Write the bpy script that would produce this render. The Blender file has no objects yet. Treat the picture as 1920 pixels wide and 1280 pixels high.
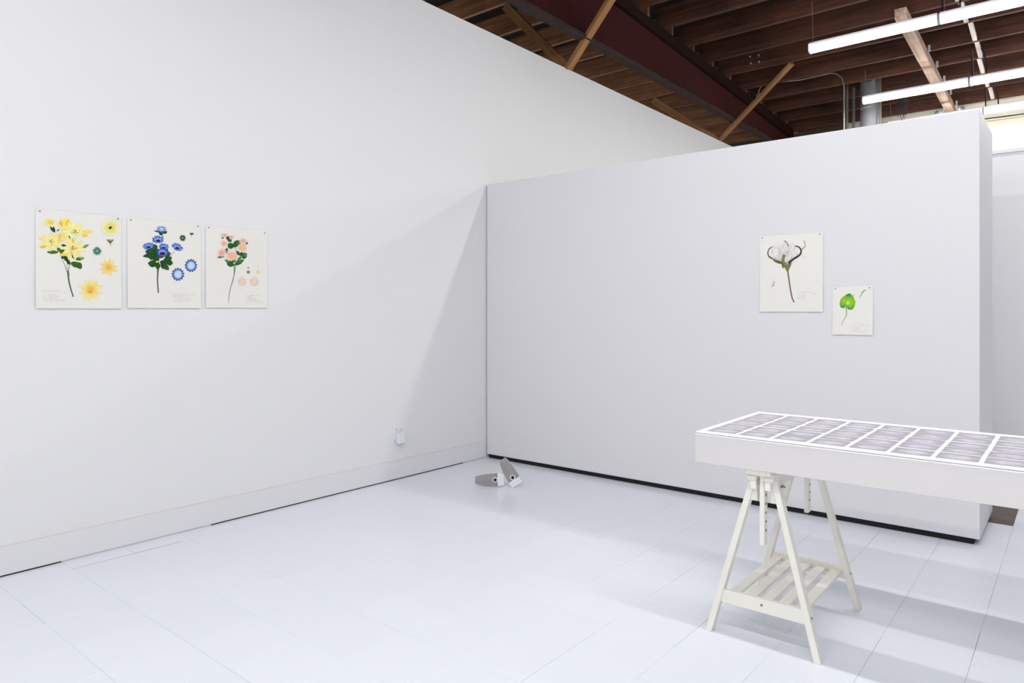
import bpy, bmesh, math, random
from mathutils import Vector, Matrix
random.seed(7)
sc = bpy.context.scene
C = sc.collection

# ------------------------------------------------------------------ camera, world, exposure
CAM = Vector((4.135, -4.665, 1.32)); YAW = math.radians(39.39)
cd = bpy.data.cameras.new('camera'); cam = bpy.data.objects.new('camera', cd); C.objects.link(cam)
cam.location = CAM; cam.rotation_euler = (math.pi/2, 0, YAW)
cd.sensor_width = 36; cd.lens = 1297.3/1920*36; cd.shift_y = -57.8/1920
cd.clip_start = .05
sc.camera = cam
LAMP = 53.                     # radiance of the tube lights' diffusers
PANEL = 1.35                   # radiance of the light table
w = bpy.data.worlds.new('world'); sc.world = w; w.use_nodes = True
w.node_tree.nodes['Background'].inputs[0].default_value = (.55, .58, .65, 1)
w.node_tree.nodes['Background'].inputs[1].default_value = .05
vs = sc.view_settings
vs.view_transform = 'Standard'; vs.look = 'None'; vs.gamma = 1; vs.use_curve_mapping = False
vs.exposure = 0.0
sc.cycles.use_denoising = True
sc.cycles.max_bounces = 10; sc.cycles.diffuse_bounces = 6; sc.cycles.transparent_max_bounces = 12

# ------------------------------------------------------------------ helpers
def lin(c):
    return tuple((v/255/12.92 if v/255 <= .04045 else ((v/255+.055)/1.055)**2.4) for v in c)

def mat(name, col, rough=.5, spec=.5, metal=0, bump=0, bscale=40, var=0, vscale=6, srgb=True):
    m = bpy.data.materials.new(name); m.use_nodes = True
    nt = m.node_tree; b = nt.nodes['Principled BSDF']
    c = lin(col) if srgb else col
    b.inputs['Base Color'].default_value = (*c, 1)
    b.inputs['Roughness'].default_value = rough
    b.inputs['Metallic'].default_value = metal
    b.inputs['Specular IOR Level'].default_value = spec
    tc = nt.nodes.new('ShaderNodeTexCoord')
    if bump:
        n = nt.nodes.new('ShaderNodeTexNoise'); n.inputs['Scale'].default_value = bscale; n.inputs['Detail'].default_value = 4
        bp = nt.nodes.new('ShaderNodeBump'); bp.inputs['Strength'].default_value = bump; bp.inputs['Distance'].default_value = .01
        nt.links.new(tc.outputs['Object'], n.inputs['Vector'])
        nt.links.new(n.outputs['Fac'], bp.inputs['Height']); nt.links.new(bp.outputs[0], b.inputs['Normal'])
    if var:
        n = nt.nodes.new('ShaderNodeTexNoise'); n.inputs['Scale'].default_value = vscale; n.inputs['Detail'].default_value = 3
        r = nt.nodes.new('ShaderNodeMapRange')
        r.inputs['To Min'].default_value = 1-var; r.inputs['To Max'].default_value = 1+var
        mx = nt.nodes.new('ShaderNodeVectorMath'); mx.operation = 'SCALE'; mx.inputs[0].default_value = c
        nt.links.new(tc.outputs['Object'], n.inputs['Vector']); nt.links.new(n.outputs['Fac'], r.inputs['Value'])
        nt.links.new(r.outputs[0], mx.inputs['Scale']); nt.links.new(mx.outputs[0], b.inputs['Base Color'])
    return m

def wood(name, dark, light, rough=.75, grain=1.0):
    """Grain runs along the object's local x axis."""
    m = bpy.data.materials.new(name); m.use_nodes = True
    nt = m.node_tree; b = nt.nodes['Principled BSDF']; b.inputs['Roughness'].default_value = rough
    b.inputs['Specular IOR Level'].default_value = .3
    tc = nt.nodes.new('ShaderNodeTexCoord'); mp = nt.nodes.new('ShaderNodeMapping')
    mp.inputs['Scale'].default_value = (1.2*grain, 22*grain, 22*grain)
    oi = nt.nodes.new('ShaderNodeObjectInfo'); cb = nt.nodes.new('ShaderNodeCombineXYZ')
    ml = nt.nodes.new('ShaderNodeMath'); ml.operation = 'MULTIPLY'; ml.inputs[1].default_value = 37
    nt.links.new(oi.outputs['Random'], ml.inputs[0]); nt.links.new(ml.outputs[0], cb.inputs[0]); nt.links.new(ml.outputs[0], cb.inputs[1])
    ad = nt.nodes.new('ShaderNodeVectorMath'); ad.operation = 'ADD'
    nt.links.new(tc.outputs['Object'], mp.inputs['Vector']); nt.links.new(mp.outputs[0], ad.inputs[0]); nt.links.new(cb.outputs[0], ad.inputs[1])
    n = nt.nodes.new('ShaderNodeTexNoise'); n.inputs['Scale'].default_value = 1; n.inputs['Detail'].default_value = 5; n.inputs['Roughness'].default_value = .6
    n2 = nt.nodes.new('ShaderNodeTexNoise'); n2.inputs['Scale'].default_value = 2.2; n2.inputs['Detail'].default_value = 3
    nt.links.new(ad.outputs[0], n.inputs['Vector']); nt.links.new(tc.outputs['Object'], n2.inputs['Vector'])
    mix = nt.nodes.new('ShaderNodeMath'); mix.operation = 'ADD'
    h = nt.nodes.new('ShaderNodeMath'); h.operation = 'MULTIPLY'; h.inputs[1].default_value = .5
    nt.links.new(n2.outputs['Fac'], h.inputs[0]); nt.links.new(n.outputs['Fac'], mix.inputs[0]); nt.links.new(h.outputs[0], mix.inputs[1])
    cr = nt.nodes.new('ShaderNodeValToRGB')
    cr.color_ramp.elements[0].position = .5; cr.color_ramp.elements[0].color = (*lin(dark), 1)
    cr.color_ramp.elements[1].position = 1.0; cr.color_ramp.elements[1].color = (*lin(light), 1)
    nt.links.new(mix.outputs[0], cr.inputs[0])
    rv = nt.nodes.new('ShaderNodeMapRange'); rv.inputs['To Min'].default_value = .82; rv.inputs['To Max'].default_value = 1.15
    nt.links.new(oi.outputs['Random'], rv.inputs['Value'])
    sm = nt.nodes.new('ShaderNodeVectorMath'); sm.operation = 'SCALE'
    nt.links.new(cr.outputs[0], sm.inputs[0]); nt.links.new(rv.outputs[0], sm.inputs['Scale'])
    nt.links.new(sm.outputs[0], b.inputs['Base Color'])
    return m

def emit(name, col, s):
    m = bpy.data.materials.new(name); m.use_nodes = True
    nt = m.node_tree; nt.nodes.clear()
    e = nt.nodes.new('ShaderNodeEmission'); o = nt.nodes.new('ShaderNodeOutputMaterial')
    e.inputs[0].default_value = (*col, 1); e.inputs[1].default_value = s
    nt.links.new(e.outputs[0], o.inputs[0])
    return m

def obj(name, bm, m, parent=None, smooth=False):
    me = bpy.data.meshes.new(name); bm.normal_update(); bm.to_mesh(me); bm.free()
    o = bpy.data.objects.new(name, me); C.objects.link(o)
    for x in (m if isinstance(m, (list, tuple)) else [m]): me.materials.append(x)
    if smooth:
        for p in me.polygons: p.use_smooth = True
    if parent:
        o.parent = parent
    return o

def rel(o, parent):
    """Geometry written in world coordinates becomes local to its thing."""
    o.data.transform(Matrix.Translation(-parent.location)); return o

def wobj(name, bm, m, parent, smooth=False):
    return rel(obj(name, bm, m, parent, smooth), root_of(parent))

def root_of(p):
    while p.parent: p = p.parent
    return p

def thing(name, label, cat, loc=(0, 0, 0), group=None):
    o = bpy.data.objects.new(name, None); C.objects.link(o); o.location = loc
    o.empty_display_size = .1
    return tag(o, label, cat, group)

def tag(o, label, cat, group=None):
    o['label'] = label; o['category'] = cat
    if group: o['group'] = group
    return o

def struct(name, bm, m, smooth=False):
    o = obj(name, bm, m, None, smooth); o['kind'] = 'structure'; return o

def box(bm, lo, hi, bev=0, mi=0):
    lo = Vector(lo); hi = Vector(hi)
    r = bmesh.ops.create_cube(bm, size=1)
    vs_ = r['verts']
    for v in vs_:
        v.co = Vector(((lo.x+hi.x)/2+v.co.x*(hi.x-lo.x), (lo.y+hi.y)/2+v.co.y*(hi.y-lo.y), (lo.z+hi.z)/2+v.co.z*(hi.z-lo.z)))
    fs = {f for v in vs_ for f in v.link_faces}
    for f in fs: f.material_index = mi
    if bev:
        es = list({e for f in fs for e in f.edges})
        bmesh.ops.bevel(bm, geom=es, offset=bev, segments=1, affect='EDGES', profile=.5)
    return bm

def B(lo, hi, bev=0):
    return box(bmesh.new(), lo, hi, bev)

def hexa(bm, a, b, bev=0):
    """Solid between two quads a and b (four points each, same order)."""
    va = [bm.verts.new(p) for p in a]; vb = [bm.verts.new(p) for p in b]
    fs = [bm.faces.new(va[::-1]), bm.faces.new(vb)]
    n = len(va)
    for i in range(n):
        j = (i+1) % n
        fs.append(bm.faces.new((va[i], va[j], vb[j], vb[i])))
    bmesh.ops.recalc_face_normals(bm, faces=fs)
    if bev:
        bmesh.ops.bevel(bm, geom=list({e for f in fs for e in f.edges}), offset=bev, segments=1, affect='EDGES')
    return bm

def tube(bm, pts, r, n=8, closed=False, cap=True):
    pts = [Vector(p) for p in pts]; rings = []
    up = None
    for i, p in enumerate(pts):
        if closed: d = pts[(i+1) % len(pts)]-pts[i-1]
        else: d = pts[min(i+1, len(pts)-1)]-pts[max(i-1, 0)]
        d.normalize()
        if up is None: up = d.orthogonal().normalized()
        up = (up-d*up.dot(d)); up = up.normalized() if up.length > 1e-6 else d.orthogonal().normalized()
        s = d.cross(up)
        rr = r[i] if isinstance(r, (list, tuple)) else r
        rings.append([bm.verts.new(p+(up*math.cos(2*math.pi*k/n)+s*math.sin(2*math.pi*k/n))*rr) for k in range(n)])
    m = len(rings)
    for i in range(m if closed else m-1):
        a, b = rings[i], rings[(i+1) % m]
        for k in range(n): bm.faces.new((a[k], a[(k+1) % n], b[(k+1) % n], b[k]))
    if cap and not closed:
        bm.faces.new(rings[0][::-1]); bm.faces.new(rings[-1])
    return bm

def T(pts, r, n=8):
    return tube(bmesh.new(), pts, r, n)

def bar_obj(name, p0, p1, wd, ht, m, parent=None, side=Vector((0, 1, 0)), bev=.002):
    """A board from p0 to p1, its own length along local x."""
    p0 = Vector(p0); p1 = Vector(p1); d = p1-p0; L = d.length; x = d.normalized()
    y = (side-x*side.dot(x)).normalized(); z = x.cross(y)
    o = obj(name, B((-L/2, -wd/2, -ht/2), (L/2, wd/2, ht/2), bev), m, parent)
    M = Matrix((x, y, z)).transposed().to_4x4()
    c = (p0+p1)/2
    if parent: c = c-root_of(parent).location
    M.translation = c
    o.matrix_basis = M
    return o

# ------------------------------------------------------------------ materials
M_wall = mat('white wall paint', (231, 231, 233), .55, .3, bump=.05, bscale=55, var=.008, vscale=1.5)
M_part = mat('white partition paint', (223, 222, 226), .5, .35, bump=.03, bscale=60)
M_base = mat('white baseboard paint', (228, 228, 230), .5, .35, bump=.04, bscale=40)
M_black = mat('black recess', (10, 9, 12), .8)
M_conc = mat('bare concrete', (104, 95, 90), .85, .3, bump=.15, bscale=60, var=.18, vscale=9)
M_cream = mat('cream wall paint', (198, 192, 174), .7, .3, bump=.12, bscale=30, var=.03)
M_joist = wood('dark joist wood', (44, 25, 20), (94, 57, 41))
M_joist_lit = wood('lit brown joist wood', (86, 58, 40), (154, 110, 78))  # lighter copy of the joist wood, light from behind the wall painted in
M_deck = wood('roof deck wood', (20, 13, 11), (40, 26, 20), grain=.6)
M_brace = wood('tan brace wood', (120, 82, 50), (176, 128, 82))
M_board = wood('pale board wood', (132, 106, 90), (204, 176, 156))
M_strip = wood('whitewashed strip wood', (176, 160, 156), (238, 228, 222))
M_red = mat('red oxide steel', (66, 26, 27), .7, .12, bump=.1, bscale=30, var=.12, vscale=3)
M_fl = mat('brown grey flange', (64, 52, 48), .9, .1, bump=.6, bscale=18, var=.35, vscale=14)
M_house = mat('white lamp housing', (226, 226, 232), .4)
M_lens = emit('lit tube diffuser', (1.0, .997, .978), LAMP)
M_lens_side = emit('lit tube diffuser side', (1.0, .997, .978), LAMP*.22)
M_galv = mat('galvanised metal', (206, 208, 214), .45, .5, metal=.65, var=.12, vscale=14)
M_cond = mat('grey steel conduit', (168, 166, 160), .4, .5, metal=.6)
M_cord = mat('black cord', (22, 22, 34), .6)
M_wire = mat('hanger wire', (150, 140, 140), .5, metal=.4)
M_paper = mat('drawing paper', (234, 232, 227), .8, .2)
M_pin = mat('steel pin', (120, 118, 120), .4, metal=.5)
M_plate = mat('white plastic', (232, 232, 235), .35, .5)
M_adapt = mat('white adapter plastic', (228, 231, 238), .35, .5)
M_slot = mat('dark slot', (70, 68, 70), .6)
M_box = mat('white lacquered box', (219, 216, 216), .4, .4)
M_lip = mat('lit white lip', (246, 245, 250), .2, .6)  # paler than the box: its lit top edge put into the colour
M_glow = emit('backlit acrylic', (1, .99, 1), PANEL)
M_tres = mat('cream white painted wood', (240, 237, 228), .45, .4, bump=.03, bscale=50)
M_hole = mat('dark drilled hole', (120, 84, 72), .8)
M_screw = mat('zinc screw', (130, 130, 134), .35, metal=.8)
M_grey = mat('warm grey plastic', (204, 199, 199), .55, .4, var=.03)
M_wht = mat('white plastic shell', (236, 236, 241), .45, .4)
M_blk = mat('black hole', (8, 8, 10), .5)

# painted floor tile
M_tile = bpy.data.materials.new('painted floor tile'); M_tile.use_nodes = True
nt = M_tile.node_tree; b = nt.nodes['Principled BSDF']
b.inputs['Roughness'].default_value = .22; b.inputs['Specular IOR Level'].default_value = .5
oi = nt.nodes.new('ShaderNodeObjectInfo'); mr = nt.nodes.new('ShaderNodeMapRange')
mr.inputs['To Min'].default_value = .992; mr.inputs['To Max'].default_value = 1.008
sv = nt.nodes.new('ShaderNodeVectorMath'); sv.operation = 'SCALE'; sv.inputs[0].default_value = lin((227, 231, 240))
nt.links.new(oi.outputs['Random'], mr.inputs['Value']); nt.links.new(mr.outputs[0], sv.inputs['Scale'])
nt.links.new(sv.outputs[0], b.inputs['Base Color'])
tc = nt.nodes.new('ShaderNodeTexCoord'); n = nt.nodes.new('ShaderNodeTexNoise'); n.inputs['Scale'].default_value = 5
bp = nt.nodes.new('ShaderNodeBump'); bp.inputs['Strength'].default_value = .06; bp.inputs['Distance'].default_value = .01
geo = nt.nodes.new('ShaderNodeNewGeometry')
nt.links.new(geo.outputs['Position'], n.inputs['Vector']); nt.links.new(n.outputs['Fac'], bp.inputs['Height']); nt.links.new(bp.outputs[0], b.inputs['Normal'])

# print film on the light table
M_film = bpy.data.materials.new('grey film print'); M_film.use_nodes = True
nt = M_film.node_tree; nt.nodes.clear()
out = nt.nodes.new('ShaderNodeOutputMaterial'); tc = nt.nodes.new('ShaderNodeTexCoord'); oi = nt.nodes.new('ShaderNodeObjectInfo')
mp = nt.nodes.new('ShaderNodeMapping'); mp.inputs['Scale'].default_value = (1/.055, 1/.045, 0)
nt.links.new(tc.outputs['Object'], mp.inputs['Vector'])
ln = nt.nodes.new('ShaderNodeVectorMath'); ln.operation = 'LENGTH'; nt.links.new(mp.outputs[0], ln.inputs[0])
fall = nt.nodes.new('ShaderNodeMapRange'); fall.interpolation_type = 'SMOOTHSTEP'
fall.inputs['From Min'].default_value = .45; fall.inputs['From Max'].default_value = 1.15
fall.inputs['To Min'].default_value = 1; fall.inputs['To Max'].default_value = 0
nt.links.new(ln.outputs['Value'], fall.inputs['Value'])
n = nt.nodes.new('ShaderNodeTexNoise'); n.noise_dimensions = '4D'; n.inputs['Scale'].default_value = 30; n.inputs['Detail'].default_value = 3
ml = nt.nodes.new('ShaderNodeMath'); ml.operation = 'MULTIPLY'; ml.inputs[1].default_value = 91
nt.links.new(oi.outputs['Random'], ml.inputs[0]); nt.links.new(ml.outputs[0], n.inputs['W']); nt.links.new(tc.outputs['Object'], n.inputs['Vector'])
nr = nt.nodes.new('ShaderNodeMapRange'); nr.inputs['From Min'].default_value = .15; nr.inputs['From Max'].default_value = .75
nt.links.new(n.outputs['Fac'], nr.inputs['Value'])
mm = nt.nodes.new('ShaderNodeMath'); mm.operation = 'MULTIPLY'; nt.links.new(fall.outputs[0], mm.inputs[0]); nt.links.new(nr.outputs[0], mm.inputs[1])
cr = nt.nodes.new('ShaderNodeValToRGB')
cr.color_ramp.elements[0].position = 0; cr.color_ramp.elements[0].color = (.37, .36, .39, 1)
cr.color_ramp.elements[1].position = .9; cr.color_ramp.elements[1].color = (.60, .58, .67, 1)
e2 = cr.color_ramp.elements.new(.3); e2.color = (.45, .435, .49, 1)
nt.links.new(mm.outputs[0], cr.inputs[0])
tr = nt.nodes.new('ShaderNodeBsdfTransparent'); nt.links.new(cr.outputs[0], tr.inputs[0])
gl = nt.nodes.new('ShaderNodeBsdfGlossy'); gl.inputs['Roughness'].default_value = .25; gl.inputs['Color'].default_value = (1, 1, 1, 1)
ms = nt.nodes.new('ShaderNodeMixShader'); ms.inputs[0].default_value = .06
nt.links.new(tr.outputs[0], ms.inputs[1]); nt.links.new(gl.outputs[0], ms.inputs[2]); nt.links.new(ms.outputs[0], out.inputs[0])

# vertex-coloured ink and paint of the drawings
M_ink = bpy.data.materials.new('watercolour'); M_ink.use_nodes = True
nt = M_ink.node_tree; b = nt.nodes['Principled BSDF']; b.inputs['Roughness'].default_value = .8; b.inputs['Specular IOR Level'].default_value = .1
at = nt.nodes.new('ShaderNodeAttribute'); at.attribute_name = 'paint'; nt.links.new(at.outputs['Color'], b.inputs['Base Color'])

# ------------------------------------------------------------------ the shell
HP = 2.453; HW = 3.842; PX = 3.70; PY = .72; YB = 7.95
def zj(y): return 4.62-.046*(y-4.14)           # underside of the joists

floor = struct('floor', B((-5, -9, -.15), (11.6, YB+.3, -.004)), M_conc)
TX, TY, X0, Y0 = .305, .3013, .158, -.042
GAP = .0007
def tile_mesh(lx, ly):
    bm = B((-lx/2, -ly/2, -.004), (lx/2, ly/2, 0)); 
    bmesh.ops.bevel(bm, geom=[e for e in bm.edges if all(v.co.z > -.001 for v in e.verts)], offset=.0008, segments=1, affect='EDGES')
    me = bpy.data.meshes.new('tile'); bm.to_mesh(me); bm.free(); me.materials.append(M_tile); return me
tm = tile_mesh(TX-GAP, TY-GAP); tm_edge = tile_mesh(.158-GAP, TY-GAP)
def in_view(x, y):
    r = Vector((x, y, 0))-CAM; f = Vector((-math.sin(YAW), math.cos(YAW), 0)); rt = Vector((math.cos(YAW), math.sin(YAW), 0))
    d = r.dot(f)
    if d < .3: return False
    u = 960+1297.3*r.dot(rt)/d; v = 582.2+1297.3*1.32/d
    return -190 < u < 2080 and v < 1420
far = bmesh.new()
for i in range(-16, 38):
    for j in range(-30, 27):
        x0 = X0+TX*i; y0 = Y0+TY*j
        cx, cy = x0+TX/2, y0+TY/2
        lx = TX
        if i == -1: cx, lx = .079, .158
        if y0 > .5 and y0 < 1.25 and x0 < 3.7: continue             # tiles missing behind the partition: bare concrete
        hid = i < -1 or (0 < cx < 3.5 and cy > .05) or cy > 1.3
        if in_view(cx, cy) and not hid:
            o = bpy.data.objects.new('tile', tm_edge if i == -1 else tm); C.objects.link(o); o.parent = floor
            o.location = (cx+random.uniform(-.0003, .0003), cy+random.uniform(-.0003, .0003), random.uniform(-.0002, .0001))
            o.rotation_euler = (random.uniform(-.0012, .0012), random.uniform(-.0012, .0012), 0)
        elif cx < 11.4 and cy < YB and cx > -4.8:
            box(far, (cx-lx/2+GAP/2, cy-TY/2+GAP/2, -.004), (cx+lx/2-GAP/2, cy+TY/2-GAP/2, 0))
o = obj('tile_field', far, M_tile, floor); o['kind'] = 'stuff'

struct('wall_left', B((-.16, -9, 0), (0, YB, HW)), M_wall)
struct('wall_back', B((1.1, YB, 0), (11.6, YB+.2, 4.75)), M_cream)
struct('wall_back_left', B((-5, YB, 0), (1.1, YB+.2, 4.75)), mat('dark boarded back wall', (74, 64, 52), .85, .2, var=.3, vscale=2))
struct('wall_right', B((11.4, -9, 0), (11.6, YB, 5.3)), M_wall)
struct('wall_near', B((-5, -9.2, 0), (11.6, -9, 5.3)), M_wall)
struct('wall_outer', B((-5.2, -9, 0), (-5, YB, 5.3)), mat('white outer wall', (225, 222, 216), .6))
bl = struct('baseboard_left', B((0, -3.9, .007), (.006, -.006, .150), .0015), M_base)
obj('floor_gap', B((0, -3.9, 0), (.002, -3.36, .007)), M_black, bl); obj('floor_gap', B((0, -2.55, 0), (.002, -.3, .007)), M_black, bl)
obj('top_joint', B((0, -3.9, .150), (.0062, -.006, .1525)), mat('grey joint shadow line', (218, 217, 218), .7), bl)
obj('open_seam', B((.1565, -3.36, -.003), (.1590, -2.80, .0003)), mat('grey seam', (120, 118, 124), .8), floor)  # grey strip laid along one wider tile seam

# freestanding partitions on black recessed feet
pm = struct('wall_middle', B((.012, 0, .034), (PX, PY, HP), .003), M_part)
k = obj('plinth', B((.03, .012, 0), (PX-.03, PY-.03, .034)), M_black, pm)
pf = struct('wall_far', B((3.25, 1.285, .02), (6.9, 1.62, HP-.027), .003), M_part)
obj('cap', B((3.245, 1.279, HP-.027), (6.905, 1.626, HP), .002), M_part, pf)
obj('plinth', B((3.27, 1.297, 0), (6.88, 1.6, .02)), M_black, pf)

# roof: sloping deck and joists
bm = bmesh.new()
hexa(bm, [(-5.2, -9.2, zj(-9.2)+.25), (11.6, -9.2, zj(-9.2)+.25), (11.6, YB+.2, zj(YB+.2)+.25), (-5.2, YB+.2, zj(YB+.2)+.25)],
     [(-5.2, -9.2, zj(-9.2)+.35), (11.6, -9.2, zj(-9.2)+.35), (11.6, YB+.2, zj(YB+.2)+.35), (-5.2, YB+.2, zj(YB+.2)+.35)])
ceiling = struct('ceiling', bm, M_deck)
JH = .25
def joist(y, xa, xb, m):
    o = obj('joist', B((-(xb-xa)/2, -.025, 0), ((xb-xa)/2, .025, JH+.01), .003), m, ceiling)
    o.location = ((xa+xb)/2, y, zj(y)+random.uniform(-.004, .004)); o.rotation_euler = (0, random.uniform(-.0012, .0012), 0)
RJ = [4.07+.6175*i for i in range(-20, 7)]
LJ = [1.25+.605*i for i in range(-16, 12)]
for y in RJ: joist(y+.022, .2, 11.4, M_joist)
for y in LJ: joist(y+.022, -5, .3, M_joist_lit)

yb4 = RJ[21]+.022-.025
for x, z in ((.66, 4.779), (.778, 4.768), (.672, 4.685), (.782, 4.682)):
    obj('bolt', T([(x, yb4, z), (x, yb4-.012, z)], .014, 8), M_galv, ceiling)

# ------------------------------------------------------------------ steel beam and braces
beam = thing('steel_beam', 'dark red steel beam running under the ceiling joists', 'beam', (.25, 0, 4.06))
ya, yb = -8.9, YB-.3
def zw(y): return min(zj(y)-.03, 4.69-.0688*(y-1.864))
bm = hexa(bmesh.new(), [(.24, ya, 4.1), (.26, ya, 4.1), (.26, ya, zw(ya)), (.24, ya, zw(ya))], [(.24, yb, 4.1), (.26, yb, 4.1), (.26, yb, zw(yb)), (.24, yb, zw(yb))])
wobj('web', bm, M_red, beam)
wobj('bottom_flange', B((.195, ya, 4.056), (.302, yb, 4.1), .004), M_fl, beam)['label'] = 'rough grey brown bottom flange'
bm = hexa(bmesh.new(), [(.19, ya, zw(ya)), (.312, ya, zw(ya)), (.312, ya, zj(ya)-.006), (.19, ya, zj(ya)-.006)],
          [(.19, yb, zw(yb)), (.312, yb, zw(yb)), (.312, yb, zj(yb)-.006), (.19, yb, zj(yb)-.006)])
wobj('top_flange', bm, mat('dark red flange', (40, 20, 17), .8, .1, var=.1), beam)

def brace(lbl, p0, p1, side, wd=.092, ht=.04):
    o = bar_obj('diagonal_brace', p0, p1, wd, ht, M_brace, None, side)
    tag(o, lbl, 'brace', 'wooden braces on top of the white wall')
brace('tan wooden brace leaning right from the wall top, running out of the picture top', (-.0, 1.30, 3.85), (1.14, 1.0, zj(1.0)), Vector((0, 1, 0)))
brace('tan wooden brace leaning left from the wall top, the upper one', (-.03, 1.375, 3.84), (-.84, 1.275, zj(1.25)-.02), Vector((0, 1, 0)), .04, .095)
brace('tan wooden brace leaning right from the wall top, above the white partition', (0, 5.25, 3.86), (1.185, 4.77, zj(4.77)), Vector((0, 1, 0)))
brace('tan wooden brace leaning left from the wall top, the lower one nearest the partition', (-.03, 5.325, 3.84), (-.95, 4.95, zj(4.93)-.02), Vector((0, 1, 0)), .04, .095)

bd = thing('ceiling_board', 'pale wooden board fixed under the joists beside the tube lights', 'board', (2.615, 3.88, zj(3.9)-.1))
d0 = (2.615, 3.88, zj(3.88)-.055); d1 = (2.605, YB-.1, zj(YB-.1)-.055)
bar_obj('plank', d0, (2.61, 5.36, zj(5.36)-.055), .115, .11, M_board, bd, Vector((1, 0, 0)), .004)
bar_obj('plank', (2.612, 5.362, zj(5.362)-.055), d1, .115, .11, M_board, bd, Vector((1, 0, 0)), .004)
for i, y in enumerate(RJ):
    if 5 < y < 7.9:
        bm = B((2.672, y-.05, zj(y)-.03), (2.70, y-.035, zj(y)+.05)); box(bm, (2.672, y-.05, zj(y)-.04), (2.677, y+.0, zj(y)+.0))
        wobj('joist_hanger', bm, M_galv, bd)

st = thing('bridging_strip', 'thin whitewashed wooden strips bridging the joists in a line', 'strip', (3.15, 3.5, zj(3.5)))
prev = None
for y0, y1 in zip(RJ, RJ[1:]):
    if 2.2 < y0 < 7.7:
        off = random.uniform(-.025, .025)
        bar_obj('strip', (3.15+off, y0+.044, zj(y0)+.02), (3.14+off, y1, zj(y1)+.02), .045, .045, M_strip, st, Vector((1, 0, 0)))

# ------------------------------------------------------------------ tube lights
ROWS = [(7.19, 'nearest the cream back wall', 1.862, 3), (5.58, 'crossing the silver duct', 1.862, 3), (3.19, 'crossing the pale board', 1.862, 3),
        (.84, 'over the partition', 1.862, 3), (-2.24, 'over the light table', 1.862, 4), (-4.7, 'added unseen in front of the light table', 1.30, 5), (-7.0, 'added unseen nearest the near wall', 1.30, 5)]  # last two rows unseen, added to light the room from the front
ORD = ['first', 'second', 'third', 'fourth', 'fifth', 'sixth', 'seventh']
LL = 1.213
def lens_mesh():
    bm = bmesh.new(); n = 8
    prof = [(-.052, .064), (-.052, .03)]+[(-.05*math.cos(a), .03-.03*math.sin(a)) for a in [math.pi*k/n for k in range(1, n)]]+[(.052, .03), (.052, .064)]
    ra = [bm.verts.new((.012, p[0], p[1])) for p in prof]; rb = [bm.verts.new((LL-.018, p[0], p[1])) for p in prof]
    for i in range(len(prof)-1): bm.faces.new((ra[i], rb[i], rb[i+1], ra[i+1]))
    bmesh.ops.recalc_face_normals(bm, faces=bm.faces)
    for f in bm.faces:
        if f.calc_center_median().z > .04: f.material_index = 1
    me = bpy.data.meshes.new('lens'); bm.to_mesh(me); bm.free(); me.materials.append(M_lens); me.materials.append(M_lens_side)
    return me
def cap_mesh(x0, x1):
    bm = bmesh.new(); n = 8
    prof = [(-.054, .085), (-.055, .03)]+[(-.053*math.cos(a), .03-.033*math.sin(a)) for a in [math.pi*k/n for k in range(1, n)]]+[(.055, .03), (.054, .085)]
    hexa(bm, [(x0, p[0], p[1]) for p in prof], [(x1, p[0], p[1]) for p in prof])
    me = bpy.data.meshes.new('end_cap'); bm.to_mesh(me); bm.free(); me.materials.append(M_plate); return me
def mesh_of(bm, name, m):
    me = bpy.data.meshes.new(name); bm.to_mesh(me); bm.free(); me.materials.append(m); return me
me_lens, me_c0, me_c1 = lens_mesh(), cap_mesh(.002, .012), cap_mesh(LL-.018, LL-.008)
me_house = mesh_of(B((.008, -.046, .064), (LL-.012, .046, .1), .004), 'housing', M_house)
def child(name, me, p):
    o = bpy.data.objects.new(name, me); C.objects.link(o); o.parent = p; return o
for y, where, lx0, cnt in ROWS:
    for i in range(cnt):
        x = lx0+LL*i
        nm = ORD[i]+' from the left'
        t = thing('tube_light', f'lit tube light in the row {where}, {nm}', 'light fixture', (x, y, 4.112), 'tube lights hung under the joists')
        child('lens', me_lens, t); child('end_cap', me_c0, t); child('end_cap', me_c1, t); child('housing', me_house, t)
        zt = zj(y)-4.112
        obj('hanger_wire', T([(.045, -.01, .1), (.03, -.01, zt)], .0022, 5), M_wire, t)
        if i:
            cb = bmesh.new()
            tube(cb, [(.022, .012, .09), (.023, .012, zt*.6), (.02, .012, zt)], .009, 6)
            obj('cord', cb, M_cord, t)
            if y > 2 and i == 1:
                cb = bmesh.new(); tube(cb, [(.17, .0, .1), (.168, .01, zt*.55), (.15, .02, zt*.8), (.12, .0, zt)], .009, 6)
                obj('cord', cb, M_cord, t)

for y in (-.543, 2.482, 4.902):  # unseen lamps added to brighten the joists behind the long wall
    for i in range(2):
        t = thing('tube_light', 'unseen tube light added in the room behind the long white wall', 'light fixture', (-4.2+LL*i, y-.0, 3.9), 'added tube lights behind the long wall')
        child('lens', me_lens, t); child('end_cap', me_c0, t); child('end_cap', me_c1, t); child('housing', me_house, t)
        for dx in (.03, LL-.05): obj('hanger_wire', T([(dx, 0, .1), (dx, 0, zj(y)-3.9)], .0022, 5), M_wire, t)

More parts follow.
